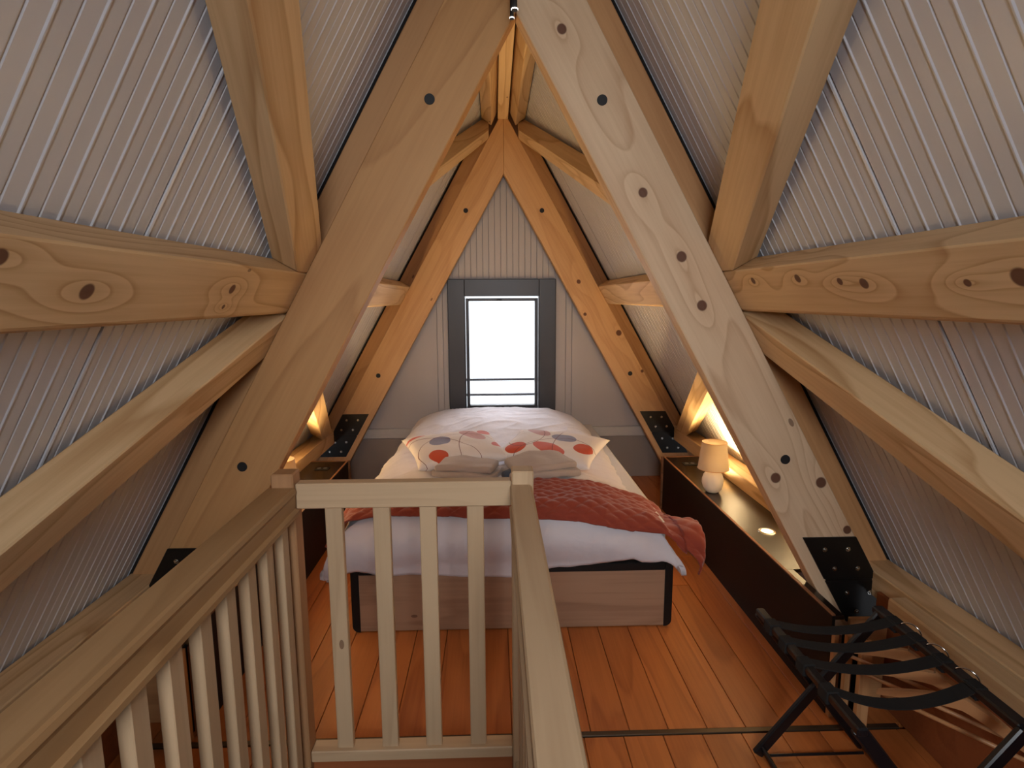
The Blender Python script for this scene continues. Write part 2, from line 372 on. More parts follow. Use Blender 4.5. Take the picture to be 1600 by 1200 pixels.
# window
def rect_frame(x0, x1, z0, z1, w, y0, y1, wb_=None, bev=0.004):
    wb_ = wb_ or w; bm = bmesh.new()
    box(bm, x0, x0 + w, y0, y1, z0, z1, bev); box(bm, x1 - w, x1, y0, y1, z0, z1, bev)
    box(bm, x0 + w - 0.001, x1 - w + 0.001, y0 + 0.0005, y1, z1 - w, z1, bev); box(bm, x0 + w - 0.001, x1 - w + 0.001, y0 + 0.0005, y1, z0, z0 + wb_, bev); return bm
win = struct('window_1', rect_frame(WX0, WX1, WZ0, WZ1, 0.135, YW - 0.045, YW + 0.09, 0.028), m_frame)
obj('window_sash', rect_frame(WX0 + 0.142, WX1 - 0.142, WZ0 + 0.030, WZ1 - 0.150, 0.024, YW - 0.020, YW + 0.06), m_frame, win)
obj('sash_bead', rect_frame(WX0 + 0.137, WX1 - 0.137, WZ0 + 0.028, WZ1 - 0.138, 0.004, YW - 0.050, YW - 0.030, bev=0.001), m_sash, win)
obj('window_pane', bx(WX0 + 0.16, WX1 - 0.16, YW + 0.02, YW + 0.026, WZ0 + 0.05, WZ1 - 0.17), m_glass, win)
obj('window_catch', bx(-0.06, -0.02, YW - 0.052, YW - 0.03, WZ1 - 0.166, WZ1 - 0.150, bev=0.002), m_black, win)
bal = thing('guard_rail', 'pair of thin grey horizontal bars outside the bright window', 'railing', (-0.02, YW + 0.16, 0.66))
for z in (0.685, 0.815):
    obj('rail_bar', bx(-0.50, 0.46, YW + 0.15, YW + 0.17, z - 0.010, z + 0.010, bev=0.003), m_frame, bal)
for xx in (-0.50, 0.46): obj('rail_post', bx(xx - 0.012, xx + 0.012, YW + 0.10, YW + 0.175, 0.62, 0.88, bev=0.003), m_frame, bal)
# wall behind the camera, with its own window
bm = bmesh.new()
for (x0, x1, z0, z1) in ((-1.8, -0.42, 0, 3.3), (0.42, 1.8, 0, 3.3), (-0.42, 0.42, 2.44, 3.3), (-0.42, 0.42, 0, 1.50)):
    b = bx(x0, x1, YB - 0.1, YB, z0, z1); gable_clip(b); merge(bm, b); b.free()
struct('wall_front', bm, m_wall)
w2 = struct('window_2', rect_frame(-0.42, 0.42, 1.50, 2.44, 0.04, YB - 0.08, YB + 0.02), m_frame)
obj('window_pane', bx(-0.385, 0.385, YB - 0.04, YB - 0.034, 1.535, 2.405), m_glass, w2)

# ------------------------------------------------------------------ setting: floor with stair opening
HX0, HX1, HY0, HY1 = -0.625, -0.045, -0.30, 1.575
bm = bmesh.new()
for (x0, x1, y0, y1) in ((-1.75, 1.75, HY1 + 0.02, YW + 0.1), (-1.75, 1.75, YB - 0.1, HY0 - 0.02), (-1.75, HX0 - 0.02, HY0 - 0.02, HY1 + 0.02), (HX1 + 0.02, 1.75, HY0 - 0.02, HY1 + 0.02)):
    box(bm, x0, x1, y0, y1, -0.20, -0.022)
fl = struct('floor', bm, m_dkpine)
def board(x0, x1, y0, y1):
    obj('floor_board', bx(x0 + 0.0012, x1 - 0.0012, y0 + 0.001, y1 - 0.001, -0.022, random.uniform(-0.0008, 0.0), bev=0.0016), m_floor, fl)
x = -1.60 + 0.05; w = 0.1375
joints = [0.381 + w * i for i in range(-15, 9)]
for x0 in joints:
    ys = [1.803, random.uniform(2.4, 4.2), YW - 0.001] if random.random() < 0.6 else [1.803, YW - 0.001]
    for y0, y1 in zip(ys, ys[1:]): board(x0, x0 + w, y0, y1)
    X0 = x0 - 0.028; X1 = X0 + w
    spans = [(YB, HY0 - 0.02), (HY0 - 0.02, HY1), (HY1, 1.778)]
    if X1 <= HX0 - 0.02 or X0 >= HX1 + 0.02: board(X0, X1, YB, 0.4); board(X0, X1, 0.4, 1.778)
    else:
        board(X0, X1, YB, HY0 - 0.02); board(X0, X1, HY1 + 0.02, 1.778)
        if X0 < HX0 - 0.025: board(X0, HX0 - 0.02, HY0 - 0.02, HY1 + 0.02)
        if X1 > HX1 + 0.025: board(HX1 + 0.02, X1, HY0 - 0.02, HY1 + 0.02)
st = struct('trim_3', bx(-1.33, 1.33, 1.7795, 1.8015, -0.02, 0.003, bev=0.0015), m_strip)
# stairwell below the opening
bm = bmesh.new()
box(bm, HX0 - 0.02, HX0, HY0 - 0.02, HY1 + 0.02, -2.3, -0.001, 0.002); box(bm, HX1, HX1 + 0.02, HY0 - 0.02, HY1 + 0.02, -2.3, -0.001, 0.002)
box(bm, HX0, HX1, HY0 - 0.02, HY0, -2.3, -0.001, 0.002); box(bm, HX0, HX1, HY1, HY1 + 0.02, -2.3, -0.001, 0.002); box(bm, HX0, HX1, HY0, HY1, -2.35, -2.3)
struct('wall_stairwell', bm, m_dkpine)
stair = thing('staircase', 'narrow pine stair going down through the opening between the two handrails', 'stairs', (-0.33, 0.6, -2.3))
for i in range(9):
    obj('tread', bx(HX0 + 0.004, HX1 - 0.004, HY0 + 0.01 + i * 0.20, HY0 + 0.25 + i * 0.20, -0.26 - i * 0.235, -0.225 - i * 0.235, bev=0.004), m_floor, stair)

# ------------------------------------------------------------------ roof trusses
def fillet_plate(tr_, g, Yf, zt, zm, zb, o0=0.042, o1=0.222):
    def px(z, off): # point on the plank at height z and offset off from its inner edge
        a = (ZI + off * c - z) / s; return g * (a * c + off * s), z
    for (za, zc) in ((zt, zm + 0.004), (zm - 0.004, zb)):
        poly = [px(za, o0), px(za, o1), px(zc, o1), px(zc, o0)]
        pl = obj('bracket_plate', prism(bmesh.new(), poly, Yf - 0.007, Yf, 0.0015), m_plate, tr_)
        h = za - zc
        for fz in (0.28, 0.74):
            for off in (0.094, 0.172):
                x_, z_ = px(za - h * fz, off)
                b = cyl(bmesh.new(), (x_, Yf - 0.0075, z_), (x_, Yf - 0.011, z_), 0.0095, n=6); cyl(b, (x_, Yf - 0.0105, z_), (x_, Yf - 0.017, z_), 0.0065, 0.004, n=12)
                obj('bolt', b, m_bolt, pl)
    poly = [px(zm + 0.004, o0 + 0.004), px(zm + 0.004, o1 - 0.004), px(zm - 0.004, o1 - 0.004), px(zm - 0.004, o0 + 0.004)]
    obj('bracket_spine', prism(bmesh.new(), poly, Yf - 0.004, Yf - 0.0002), m_plate, tr_)
def truss(Yf, label, mats, zend):
    t_ = thing('roof_truss', label, 'roof truss', (0, Yf, 0), 'pine A-frame trusses')
    for g in (1, -1):
        zr = (-0.078, 0.0) if g > 0 else (0.0, 0.078)     # local z is -Y on the right, +Y on the left
        cx = [((0, 0, 0), (-g, 0, 0)), ((0, 0, zend), (0, 0, -1))]
        cx[0] = ((g * 0.0006, 0, 0), (-g, 0, 0))
        beam('rafter_plank', (0, Yf, ZI), AD(g), ND(g), (-0.6, 2.9), (0.0, WP), zr, mats[0 if g > 0 else 1], t_, cx)
        zr = (-0.160, -0.079) if g > 0 else (0.079, 0.160)
        beam('outer_rafter', (0, Yf, ZI), AD(g), ND(g), (-0.8, 2.9), (0.14, KO), zr, mats[2], t_, cx)
        beam('gap_shade_strip', (0, Yf, ZI), AD(g), ND(g), (-0.7, 2.55), (KO + 0.0005, KP - 0.0045), (-0.150, -0.085) if g > 0 else (0.085, 0.150), m_gap, t_, cx, bev=0)  # black strip filling the gap, paints the shadow line between rafter and panel
        for a in (0.378, 1.815):
            p = RP(g, a, Yf, 0.118)
            obj('bolt_cap', cyl(bmesh.new(), p + V((0, 0.004, 0)), p - V((0, 0.004, 0)), 0.0185, 0.017, n=24), m_cap, t_)
        fillet_plate(t_, g, Yf, 0.598, 0.425, 0.252)
    return t_
truss(Y1, 'near pine A-frame truss with wide orange left rafter and knotty pale right rafter', (m_raf_r, m_raf_l, m_pine_o), 0.19)
truss(Y2, 'far pine A-frame truss standing around the window at the head of the bed', (m_raf2_r, m_raf2_l, m_pine_o), 0.02)
truss(Y0, 'pine A-frame truss behind the viewpoint over the stair landing', (m_pine, m_pine, m_pine_o), 0.02)

# ------------------------------------------------------------------ purlins and braces
def side(g): return 'left' if g < 0 else 'right'
def purlin(g, y0, y1, m, label, cat='beam', ac=1.172, h=0.166, ch=None):
    # local x = +Y, local y = down the slope, local z = into / out of the roof
    o = RP(g, ac, 0, KB); xd = V((0, 1, 0)); yd = AD(g); zo = xd.cross(yd).dot(ND(g))
    zr = (0, 0.098) if zo > 0 else (-0.098, 0)
    b = beam('purlin', o, xd, yd, (y0, y1), (-h / 2, h / 2), zr, m, None, bev=0.004, chamfer=(1, -1 if zo > 0 else 1, 0.016))
    tag(b, label, cat, 'purlins and braces between the trusses'); return b
YF = {Y1: Y1 + 0.079}
purlin(1, Y0 + 0.162, Y1 + 0.077, m_pur_r, 'knotty horizontal purlin running from the near right rafter to the right edge of the photo')
purlin(-1, Y0 + 0.162, Y1 + 0.077, m_pur_l, 'wavy-grained horizontal purlin running from the near left rafter to the left edge of the photo')
purlin(1, Y1 + 0.162, Y2 + 0.077, m_pine, 'short-looking pale purlin right of the window between the near and far right rafters')
purlin(-1, Y1 + 0.162, Y2 + 0.077, m_pine, 'short-looking pale purlin left of the window between the near and far left rafters')
def brace(g, y0, a0, y1, a1, w, cuts, label, ext=0.35):
    p0, p1 = RP(g, a0, y0, KB), RP(g, a1, y1, KB); xd = (p1 - p0).normalized(); zd = ND(g); yd = zd.cross(xd)
    L = (p1 - p0).length
    b = beam('roof_brace', p0, xd, yd, (-ext, L + ext), (-w / 2, w / 2), (0.0, 0.099), m_brace, None, cuts, bev=0.004)
    tag(b, label, 'beam', 'purlins and braces between the trusses'); return b
def cutA(g, a, up): return (RP(g, a, 0, KB), AD(g) * (1 if up else -1))     # keep above (up) or below a
def cutY(y, far): return ((0, y, 0), (0, 1 if far else -1, 0))              # remove beyond / before y
PT, PB = 1.172 - 0.0845, 1.172 + 0.0845
for g in (1, -1):
    sd = side(g)
    cx = ((g * 0.11, 0, 0), (-g, 0, 0))
    brace(g, 2.055, 1.055, 1.22, 0.603, 0.145, [cutA(g, PT, True), cutY(Y1 + 0.077, True), cutY(Y0 + 0.162, False), cx],
          f'upper diagonal brace from the near {sd} rafter up to the top edge of the photo', ext=2.2)
    brace(g, 2.0, 1.37, 1.15, 1.81, 0.142, [cutA(g, PB, False), cutY(Y1 + 0.077, True), cutY(Y0 + 0.162, False), cutA(g, 2.38, True)],
          f'lower diagonal brace from the near {sd} rafter down towards the {sd} photo edge', ext=1.6)
    brace(g, 4.386, -0.14, 3.043, 0.58, 0.105, [cutA(g, PT, True), cutY(Y2 + 0.077, True), cutY(Y1 + 0.162, False), cx],
          f'upper diagonal brace from the far apex down behind the near {sd} rafter', ext=1.0)
    brace(g, 3.011, 1.70, 4.044, 2.23, 0.115, [cutA(g, PB, False), cutY(Y2 + 0.077, True), cutY(Y1 + 0.162, False), cutA(g, 2.38, True)],
          f'lower diagonal brace lit by the lamp beside the foot of the far {sd} rafter', ext=1.6)
# ridge timbers
def tagb(o, label, cat='beam'): return tag(o, label, cat)
for (ya, yb, lb) in ((Y1 + 0.162, Y2 - 0.002, 'narrow ridge beam at the peak above the bed'), (Y0 + 0.162, Y1 - 0.002, 'narrow ridge beam over the stair at the very top of the photo')):
    tagb(beam('ridge_beam', (0, 0, 2.81), (0, 1, 0), (1, 0, 0), (ya, yb), (-0.042, 0.034), (-0.20, 0.0), m_pine, bev=0.003), lb)
for g in (1, -1):
    for (ya, yb, wh) in ((Y1 + 0.162, Y2 - 0.002, 'above the bed'), (Y0 + 0.162, Y1 - 0.002, 'above the stair')):
        poly = [(g * 0.046, 2.99), (g * 0.046, 2.86), (g * 0.090, 2.765), (g * 0.162, 2.806), (g * 0.128, 2.872)]
        xm = 0.0
        b = bmesh.new(); prism(b, [(p[0], p[1]) for p in poly], -(yb - ya) / 2, (yb - ya) / 2, 0.002)
        R90 = Matrix.Rotation(pi / 2, 4, 'Z'); bmesh.ops.transform(b, matrix=R90.inverted(), verts=b.verts[:])
        o = obj('ridge_purlin', b, m_pine, None, Matrix.Translation((0, (ya + yb) / 2, 0)) @ R90)
        tagb(o, f'{side(g)} ridge purlin running beside the narrow ridge beam {wh}')

# ------------------------------------------------------------------ sill beams at the foot of the roof
for g in (1, -1):
    sd = side(g)
    xa, xb = sorted((g * 1.362, g * 1.545))
    tagb(beam('sill_beam', (0, 0, 0), (0, 1, 0), (1, 0, 0), (YB + 0.01, YW - 0.035), (xa, xb), (-0.46, -0.36), m_brace, cuts=[(RP(g, 2.4, 0, KP - 0.008), ND(g))], bev=0.004), f'long {sd} sill beam where the roof panels meet the floor side')
    xa, xb = sorted((g * 1.270, g * 1.335))
    tagb(beam('wall_plate', (0, 0, 0), (0, 1, 0), (1, 0, 0), (YB + 0.01, 1.82), (xa, xb), (-0.472, -0.410), m_pine, bev=0.006), f'slim {sd} wall plate running inside the sill beam towards the viewer')
    xa, xb = sorted((g * 1.345, g * 1.361))
    b = bx(xa, xb, YB + 0.01, 1.98, 0.001, 0.405, bev=0.002)
    struct('baseboard_' + sd, b, m_dkpine)

# ------------------------------------------------------------------ low shelf cabinets along both sides
def shelf(g):
    sd = side(g)
    t_ = thing('shelf_cabinet', f'long low dark brown boxed shelf along the {sd} side of the bed', 'shelf', (g * 1.2, 3.0, 0), 'boxed bedside shelves')
    X = lambda a, b: tuple(sorted((g * a, g * b)))
    obj('front_panel', bx(*X(1.107, 1.119), 1.86, 3.915, 0.001, 0.3815, bev=0.001), m_darkf, t_)
    tp = obj('shelf_top', bx(*X(1.1192, 1.3615), 2.215, 3.915, 0.366, 0.3815, bev=0.0008), m_dark, t_)
    beam('front_edge', (g * 1.1115, 0, 0.3825), (0, 1, 0), (1, 0, 0), (1.86, 3.93), (-0.0062, 0.0062), (-0.0045, 0.0012), m_edge, t_, bev=0.0005)
    obj('end_panel', bx(*X(1.095, 1.3615), 3.916, 3.934, 0.001, 0.3835, bev=0.001), m_edge, t_)
    obj('top_return', bx(*X(1.1192, 1.150), 1.86, 2.214, 0.366, 0.3815, bev=0.0008), m_dark, t_)
    for (x0, x1, ye) in ((1.108, 1.124, 1.838), (1.130, 1.150, 1.80), (1.156, 1.196, 1.76)):
        beam('end_post', (0, 0, 0), (0, 0, 1), (1, 0, 0), (0.001, 0.34), X(x0, x1), (ye, ye + 0.02), m_pine_o, t_, bev=0.001)
        beam('post_side', (0, 0, 0), (0, 0, 1), (1, 0, 0), (0.001, 0.33), X(x1 - 0.004, x1 + 0.002), (ye + 0.0205, 1.858), m_gap, t_, bev=0)
    obj('end_board', bx(*X(1.20, 1.340), 1.90, 1.915, 0.001, 0.345, bev=0.001), m_pine_o, t_)
    return t_
shelf(1); shelf(-1)
for g in (1, -1):
    x = g * 1.234; y = 3.745
    t_ = thing('power_outlet', f'flush double power outlet let into the {side(g)} shelf near its far end', 'outlet', (x, y, 0.382), 'shelf outlets')
    obj('outlet_plate', bx(x - 0.045, x + 0.045, y - 0.030, y + 0.030, 0.3825, 0.386, bev=0.001), m_cap, t_)
    for dx in (-0.02, 0.02): obj('socket', cyl(bmesh.new(), (x + dx, y, 0.3862), (x + dx, y, 0.3875), 0.014, n=20), m_sash, t_)
def downlight(g, y, label):
    x = g * (1.223 if y < 3 else 1.268)
    t_ = thing('recessed_spotlight', label, 'spotlight', (x, y, 0.382), 'spotlights sunk in the shelves')
    b = bmesh.new(); lathe(b, [(0.026, 0.3822), (0.027, 0.386), (0.037, 0.387), (0.041, 0.3822)], x, y, 28); obj('trim_ring', b, m_bolt, t_, smooth=True)
    b = cyl(bmesh.new(), (x, y, 0.3822), (x, y, 0.3840), 0.0265, n=24); obj('lens', b, m_glow, t_)
    d = bpy.data.lights.new('spotlight_beam', 'SPOT'); d.energy = 26; d.color = (1.0, 0.68, 0.31); d.spot_size = 2.9; d.spot_blend = 1.0; d.shadow_soft_size = 0.02
    o = bpy.data.objects.new('spotlight_beam', d); link(o, None, Matrix.Translation((x, y, 0.392)) @ Matrix.Rotation(pi, 4, 'X'))
downlight(1, 2.60, 'small lit recessed spotlight in the right shelf next to the near rafter')
downlight(-1, 2.60, 'small lit recessed spotlight in the left shelf behind the handrail')
downlight(1, 3.45, 'small lit recessed spotlight in the right shelf hidden behind the lamp')
downlight(-1, 3.40, 'small lit recessed spotlight in the left shelf beyond the corner newel post')
def lamp(x, y, label, power=3.2):
    z0 = 0.3825
    t_ = thing('table_lamp', label, 'lamp', (x, y, z0), 'bedside table lamps')
    prof = [(0.001, z0), (0.030, z0), (0.040, z0 + 0.008), (0.054, z0 + 0.030), (0.061, z0 + 0.058), (0.060, z0 + 0.080), (0.052, z0 + 0.104), (0.038, z0 + 0.122), (0.022, z0 + 0.131), (0.001, z0 + 0.133)]
    b = bmesh.new(); lathe(b, prof, x, y, 48, lambda t, z: 1.0 - 0.07 * max(0.0, cos(t * 4 + z * 18)) ** 10); obj('lamp_base', b, m_ceram, t_, smooth=True, label='round white ceramic base with shallow vertical grooves')
    obj('lamp_neck', cyl(bmesh.new(), (x, y, z0 + 0.131), (x, y, z0 + 0.185), 0.009, n=12), m_bolt, t_)
    zb, zt = z0 + 0.140, z0 + 0.295
    b = bmesh.new(); lathe(b, [(0.086, zb), (0.069, zt), (0.0675, zt), (0.0845, zb), (0.086, zb)], x, y, 48); sh = obj('lamp_shade', b, m_shade, t_, smooth=True, label='tapered cream fabric shade')
    for r, z in ((0.0865, zb), (0.0695, zt)):
        b = bmesh.new(); pts = [(x + cos(a) * r, y + sin(a) * r, z) for a in [2 * pi * i / 40 for i in range(41)]]; tube(b, pts, 0.0018, 6); obj('shade_trim', b, m_hanger, sh)
    b = bmesh.new(); lathe(b, [(0.001, z0 + 0.186), (0.014, z0 + 0.190), (0.020, z0 + 0.212), (0.014, z0 + 0.232), (0.001, z0 + 0.238)], x, y, 16); obj('light_bulb', b, emit('bulb_glow', (255, 200, 120), 0.8), t_, smooth=True)
    d = bpy.data.lights.new('bulb_light', 'POINT'); d.energy = power; d.color = (1.0, 0.70, 0.34); d.shadow_soft_size = 0.012
    o = bpy.data.objects.new('bulb_light', d); link(o, None, Matrix.Translation((x, y, z0 + 0.262)))
lamp(1.175, 3.18, 'small lamp with cream shade and white egg base on the right shelf', 0.16)
lamp(-1.195, 2.93, 'small lamp with cream shade on the left shelf hidden behind the near rafter', 0.16)

# ------------------------------------------------------------------ bed
bed = thing('bed', 'low double bed with black metal frame and wooden side panels under the window', 'bed', (0, 3.5, 0))
BX0, BX1, BY0, BY1 = -0.735, 0.722, 2.440, 4.50
obj('foot_panel', bx(BX0 + 0.030, BX1 - 0.030, BY0 + 0.004, BY0 + 0.024, 0.004, 0.275, bev=0.001), m_bedwood, bed, label='wood-effect board at the foot')
for x0, x1 in ((BX0 + 0.004, BX0 + 0.022), (BX1 - 0.022, BX1 - 0.004)):
    beam('side_panel', (0, 0, 0), (0, 1, 0), (1, 0, 0), (BY0 + 0.036, BY1 - 0.03), (x0, x1), (-0.272, -0.004), m_bedwood, bed, bev=0.001)
def corner_leg(xe, g, y0):
    poly = []
    w, z1 = 0.036, 0.3125; r = 0.030
    xo = xe; xi = xe - g * w
    poly += [(xi, z1), (xi, 0.001), (xo - g * r, 0.001)]
    for k in range(1, 6): a = k / 6 * pi / 2; poly.append((xo - g * r + g * r * sin(a), 0.001 + r * (1 - cos(a))))
    poly += [(xo, 0.001 + r), (xo, z1 - 0.02), (xo - g * 0.02, z1)]
    return prism(bmesh.new(), poly, y0, y0 + 0.034, 0.001)
for g, xe in ((-1, BX0), (1, BX1)):
    for y0 in (BY0, BY1 - 0.034): obj('leg', corner_leg(xe, g, y0), m_black, bed)
    obj('side_rail', bx(min(xe, xe - g * 0.034), max(xe, xe - g * 0.034), BY0 + 0.035, BY1 - 0.035, 0.274, 0.3125, bev=0.003), m_black, bed)
for y0 in (BY0, BY1 - 0.034): obj('end_rail', bx(BX0 + 0.037, BX1 - 0.037, y0, y0 + 0.034, 0.274, 0.3125, bev=0.003), m_black, bed)
obj('slat_base', bx(BX0 + 0.037, BX1 - 0.037, BY0 + 0.037, BY1 - 0.037, 0.285, 0.305), m_pine_o, bed)
tag(obj('mattress', bx(BX0 + 0.03, BX1 - 0.03, BY0 + 0.02, BY1 - 0.005, 0.3135, 0.50, bev=0.03, seg=3), m_matt, None, smooth=True), 'thick mattress under the white duvet on the bed frame', 'mattress')

# duvet: a sheet mapped over a rounded slab with a dome over the pillows
DXC = -0.045
def topz(x, y):
    u = (x - DXC)
    z = 0.578 + 0.018 * min(1, max(0, (y - 2.5) / 0.8))
    h = max(0, min(1, (y - 3.25) / 0.75)); h = h * h * (3 - 2 * h)
    bk = max(0, min(1, (y - 4.22) / 0.26)); h *= 1 - 0.55 * bk * bk
    z += 0.092 * h * max(0, 1 - (abs(u) / 0.80) ** 1.5)
    z -= (0.05 + 0.03 * (u > 0)) * max(0, min(1, (abs(u) - 0.38) / 0.3)) ** 1.4 * (1 - 0.1 * h)
    return z
HEM = [(-0.72, 0.300), (-0.69, 0.306), (-0.60, 0.276), (-0.47, 0.285), (-0.30, 0.274), (-0.15, 0.268), (0.0, 0.264), (0.10, 0.290), (0.16, 0.304), (0.30, 0.313), (0.42, 0.322), (0.52, 0.341), (0.56, 0.322), (0.62, 0.332), (0.67, 0.350), (0.73, 0.365)]
def interp(tab, x):
    if x <= tab[0][0]: return tab[0][1]
    for (a, b), (c_, d) in zip(tab, tab[1:]):
        if x <= c_: return b + (d - b) * (x - a) / (c_ - a)
    return tab[-1][1]
HW, RX, YF_ = 0.695, 0.10, 2.47
def mapcloth(sx, ty, off=0.0):
    """flat cloth coords (sx across, ty along; ty < YF_ hangs over the foot) -> point; off = lift along the normal"""
    u = sx - 0; g = 1 if u >= 0 else -1; e = abs(u) - (HW - RX)
    if e <= 0: X = u; dzx = 0.0; nx = V((0, 0, 1))
    else:
        arc = RX * pi / 2
        if e < arc: a = e / RX; X = g * (HW - RX + RX * sin(a)); dzx = RX * (1 - cos(a)); nx = V((g * sin(a), 0, cos(a)))
        else: h = e - arc; X = g * (HW + h * 0.38 - 0.25 * h * h); dzx = RX + h * 0.93; nx = V((g, 0, 0.35)).normalized()
    e = (YF_ + 0.02) - ty; RY = 0.07
    if e <= 0: Y = ty; dzy = 0.0; ny = V((0, 0, 1))
    else:
        arc = RY * pi / 2
        if e < arc: a = e / RY; Y = YF_ + 0.02 - RY * sin(a); dzy = RY * (1 - cos(a)); ny = V((0, -sin(a), cos(a)))
        else: h = e - arc; Y = YF_ + 0.02 - RY - 0.05 * sin(min(1, h / 0.18) * pi) * 0.55; dzy = RY + h; ny = V((0, -1, 0))
    X = X * (1 - 0.10 * max(0, min(1, (Y - 3.2) / 0.9)) * min(1, abs(X) / 0.5)) + DXC
    z = topz(max(-0.76, min(0.72, X)), max(Y, 2.5)) - max(dzx, dzy) - 0.15 * min(dzx, dzy)
    n = (nx + ny); n = n.normalized() if n.length > 1e-6 else V((0, 0, 1))
    return V((X, Y, z)) + n * off, n, dzx, dzy
def wrinkle(p, k=1.0):
    w = noise.noise(V((p.x * 3.2, p.y * 2.4, p.z * 3))) * 0.012 + noise.noise(V((p.x * 9 + p.y * 5, p.y * 4 - p.x * 3, p.z * 7 + 3))) * 0.006
    w += (1 - abs(noise.noise(V((p.x * 5 + 4, p.y * 11 - p.x * 4, p.z * 4))))) ** 6 * 0.007
    return w * k
def cloth_grid(nu, nv, fun, thick=None, smooth=True):
    bm = bmesh.new(); g = [[bm.verts.new(fun(i / (nu - 1), j / (nv - 1))) for j in range(nv)] for i in range(nu)]
    for i in range(nu - 1):
        for j in range(nv - 1): bm.faces.new((g[i][j], g[i + 1][j], g[i + 1][j + 1], g[i][j + 1])).smooth = True
    if thick:
        bm.normal_update(); off = {}
        for v in bm.verts: off[v] = v.co - v.normal * thick
        b = bmesh.new(); top = [[b.verts.new(v.co) for v in r] for r in g]; bot = [[b.verts.new(off[v]) for v in r] for r in g]
        for A, fl_ in ((top, 0), (bot, 1)):
            for i in range(nu - 1):
                for j in range(nv - 1):
                    q = (A[i][j], A[i + 1][j], A[i + 1][j + 1], A[i][j + 1]); b.faces.new(q[::-1] if fl_ else q).smooth = True
        for i in range(nu - 1): b.faces.new((top[i][0], bot[i][0], bot[i + 1][0], top[i + 1][0])).smooth = True; b.faces.new((top[i][-1], top[i + 1][-1], bot[i + 1][-1], bot[i][-1])).smooth = True
        for j in range(nv - 1): b.faces.new((top[0][j], top[0][j + 1], bot[0][j + 1], bot[0][j])).smooth = True; b.faces.new((top[-1][j], bot[-1][j], bot[-1][j + 1], top[-1][j + 1])).smooth = True
        bm.free(); bm = b
    return bm
SW = HW - RX + RX * pi / 2
def duvet_f(u, v):
    lw = SW + 0.125; rw = SW + 0.10
    sx = -lw + u * (lw + rw)
    # hem height at the foot
    x_ = max(-HW, min(HW, sx)) + DXC
    y_arc = 0.07 * pi / 2
    hem = interp(HEM, x_); drop = topz(x_, 2.5) - hem - 0.07
    lenf = y_arc + drop - 0.0
    t0 = YF_ + 0.02 - lenf
    vv = v
    ty = t0 + (4.46 - t0) * vv
    p, n, dzx, dzy = mapcloth(sx, ty)
    w = wrinkle(p, 0.8 if dzy > 0.04 else 1.0)
    puff = 0.0
    if dzy > 0.0: q = min(1, dzy / 0.29); puff = 0.028 * sin(q * pi) ; w += (0.005 * sin(p.x * 31 + 2.5 * sin(p.x * 9)) + 0.007 * noise.noise(V((p.x * 22, p.z * 5, 2.0)))) * min(1, q * 2)
    if dzx > 0: puff += 0.055 * sin(min(1, dzx / 0.27) ** 1.3 * pi); w += 0.006 * sin(p.y * 17) * min(1, dzx / 0.08)
    return p + n * (w + puff)
dv = obj('duvet', cloth_grid(190, 210, duvet_f, 0.022), m_duvet, None, smooth=True)
tag(dv, 'white cotton duvet spread over the whole bed and humped over the pillows', 'duvet')
# throw
FRONT = [(-0.80, 0.49), (-0.74, 0.500), (-0.62, 0.526), (-0.52, 0.534), (-0.29, 0.530), (-0.10, 0.520), (0.16, 0.512), (0.28, 0.503), (0.40, 0.478), (0.52, 0.455), (0.64, 0.438), (0.72, 0.430)]
def throw_f(u, v):
    lw = SW + 0.05; rw = SW + 0.115
    sx = -lw + u * (lw + rw)
    x_ = max(-HW, min(HW, sx)) + DXC
    z0 = interp(FRONT, x_); drop = topz(x_, 2.5) - z0
    if sx > SW - 0.05: drop += (sx - SW + 0.05) * 0.55
    tl = (0.07 * pi / 2 + drop - 0.07) if drop > 0.07 else 0.07 * math.acos(max(-1, 1 - drop / 0.07))
    t0 = YF_ + 0.02 - tl; t1 = 2.755 + 0.015 * sin(sx * 4) - 0.03 * max(0, sx)
    ty = t0 + (t1 - t0) * v
    p, n, dzx, dzy = mapcloth(sx, ty)
    # quilting: diamond cells
    cw = 0.043; a = (sx / cw + ty / (cw * 0.62)); b = (sx / cw - ty / (cw * 0.62))
    q = (abs(sin(a * pi / 2)) * abs(sin(b * pi / 2))) ** 0.7
    ed = min(v / 0.04, (1 - v) / 0.04, u / 0.02, (1 - u) / 0.02, 1.0)
    puff = 0.0
    if dzy > 0.0: puff += 0.028 * sin(min(1, dzy / 0.29) * pi)
    if dzx > 0: puff += 0.055 * sin(min(1, dzx / 0.27) ** 1.3 * pi)
    flare = V((0, 0, 0))
    if dzx > 0.06 and sx > 0: k = min(1, (dzx - 0.06) / 0.12); cn = exp(-((ty - 2.47) / 0.13) ** 2); flare = V((0.085 * k * cn + 0.01 * k, -0.01 * k * cn, 0.105 * k * cn))
    return p + n * (0.024 + 0.014 * min(1, dzx / 0.03) + 0.006 * sin(p.y * 17) * min(1, dzx / 0.08) + wrinkle(p, 0.8 if dzy > 0.04 else 1.0) + puff + 0.0095 * q * max(0, ed)) + flare
th = obj('bed_throw', cloth_grid(330, 110, throw_f, 0.010), m_throw, None, smooth=True)
tag(th, 'terracotta quilted velvet throw laid across the foot of the bed', 'throw')

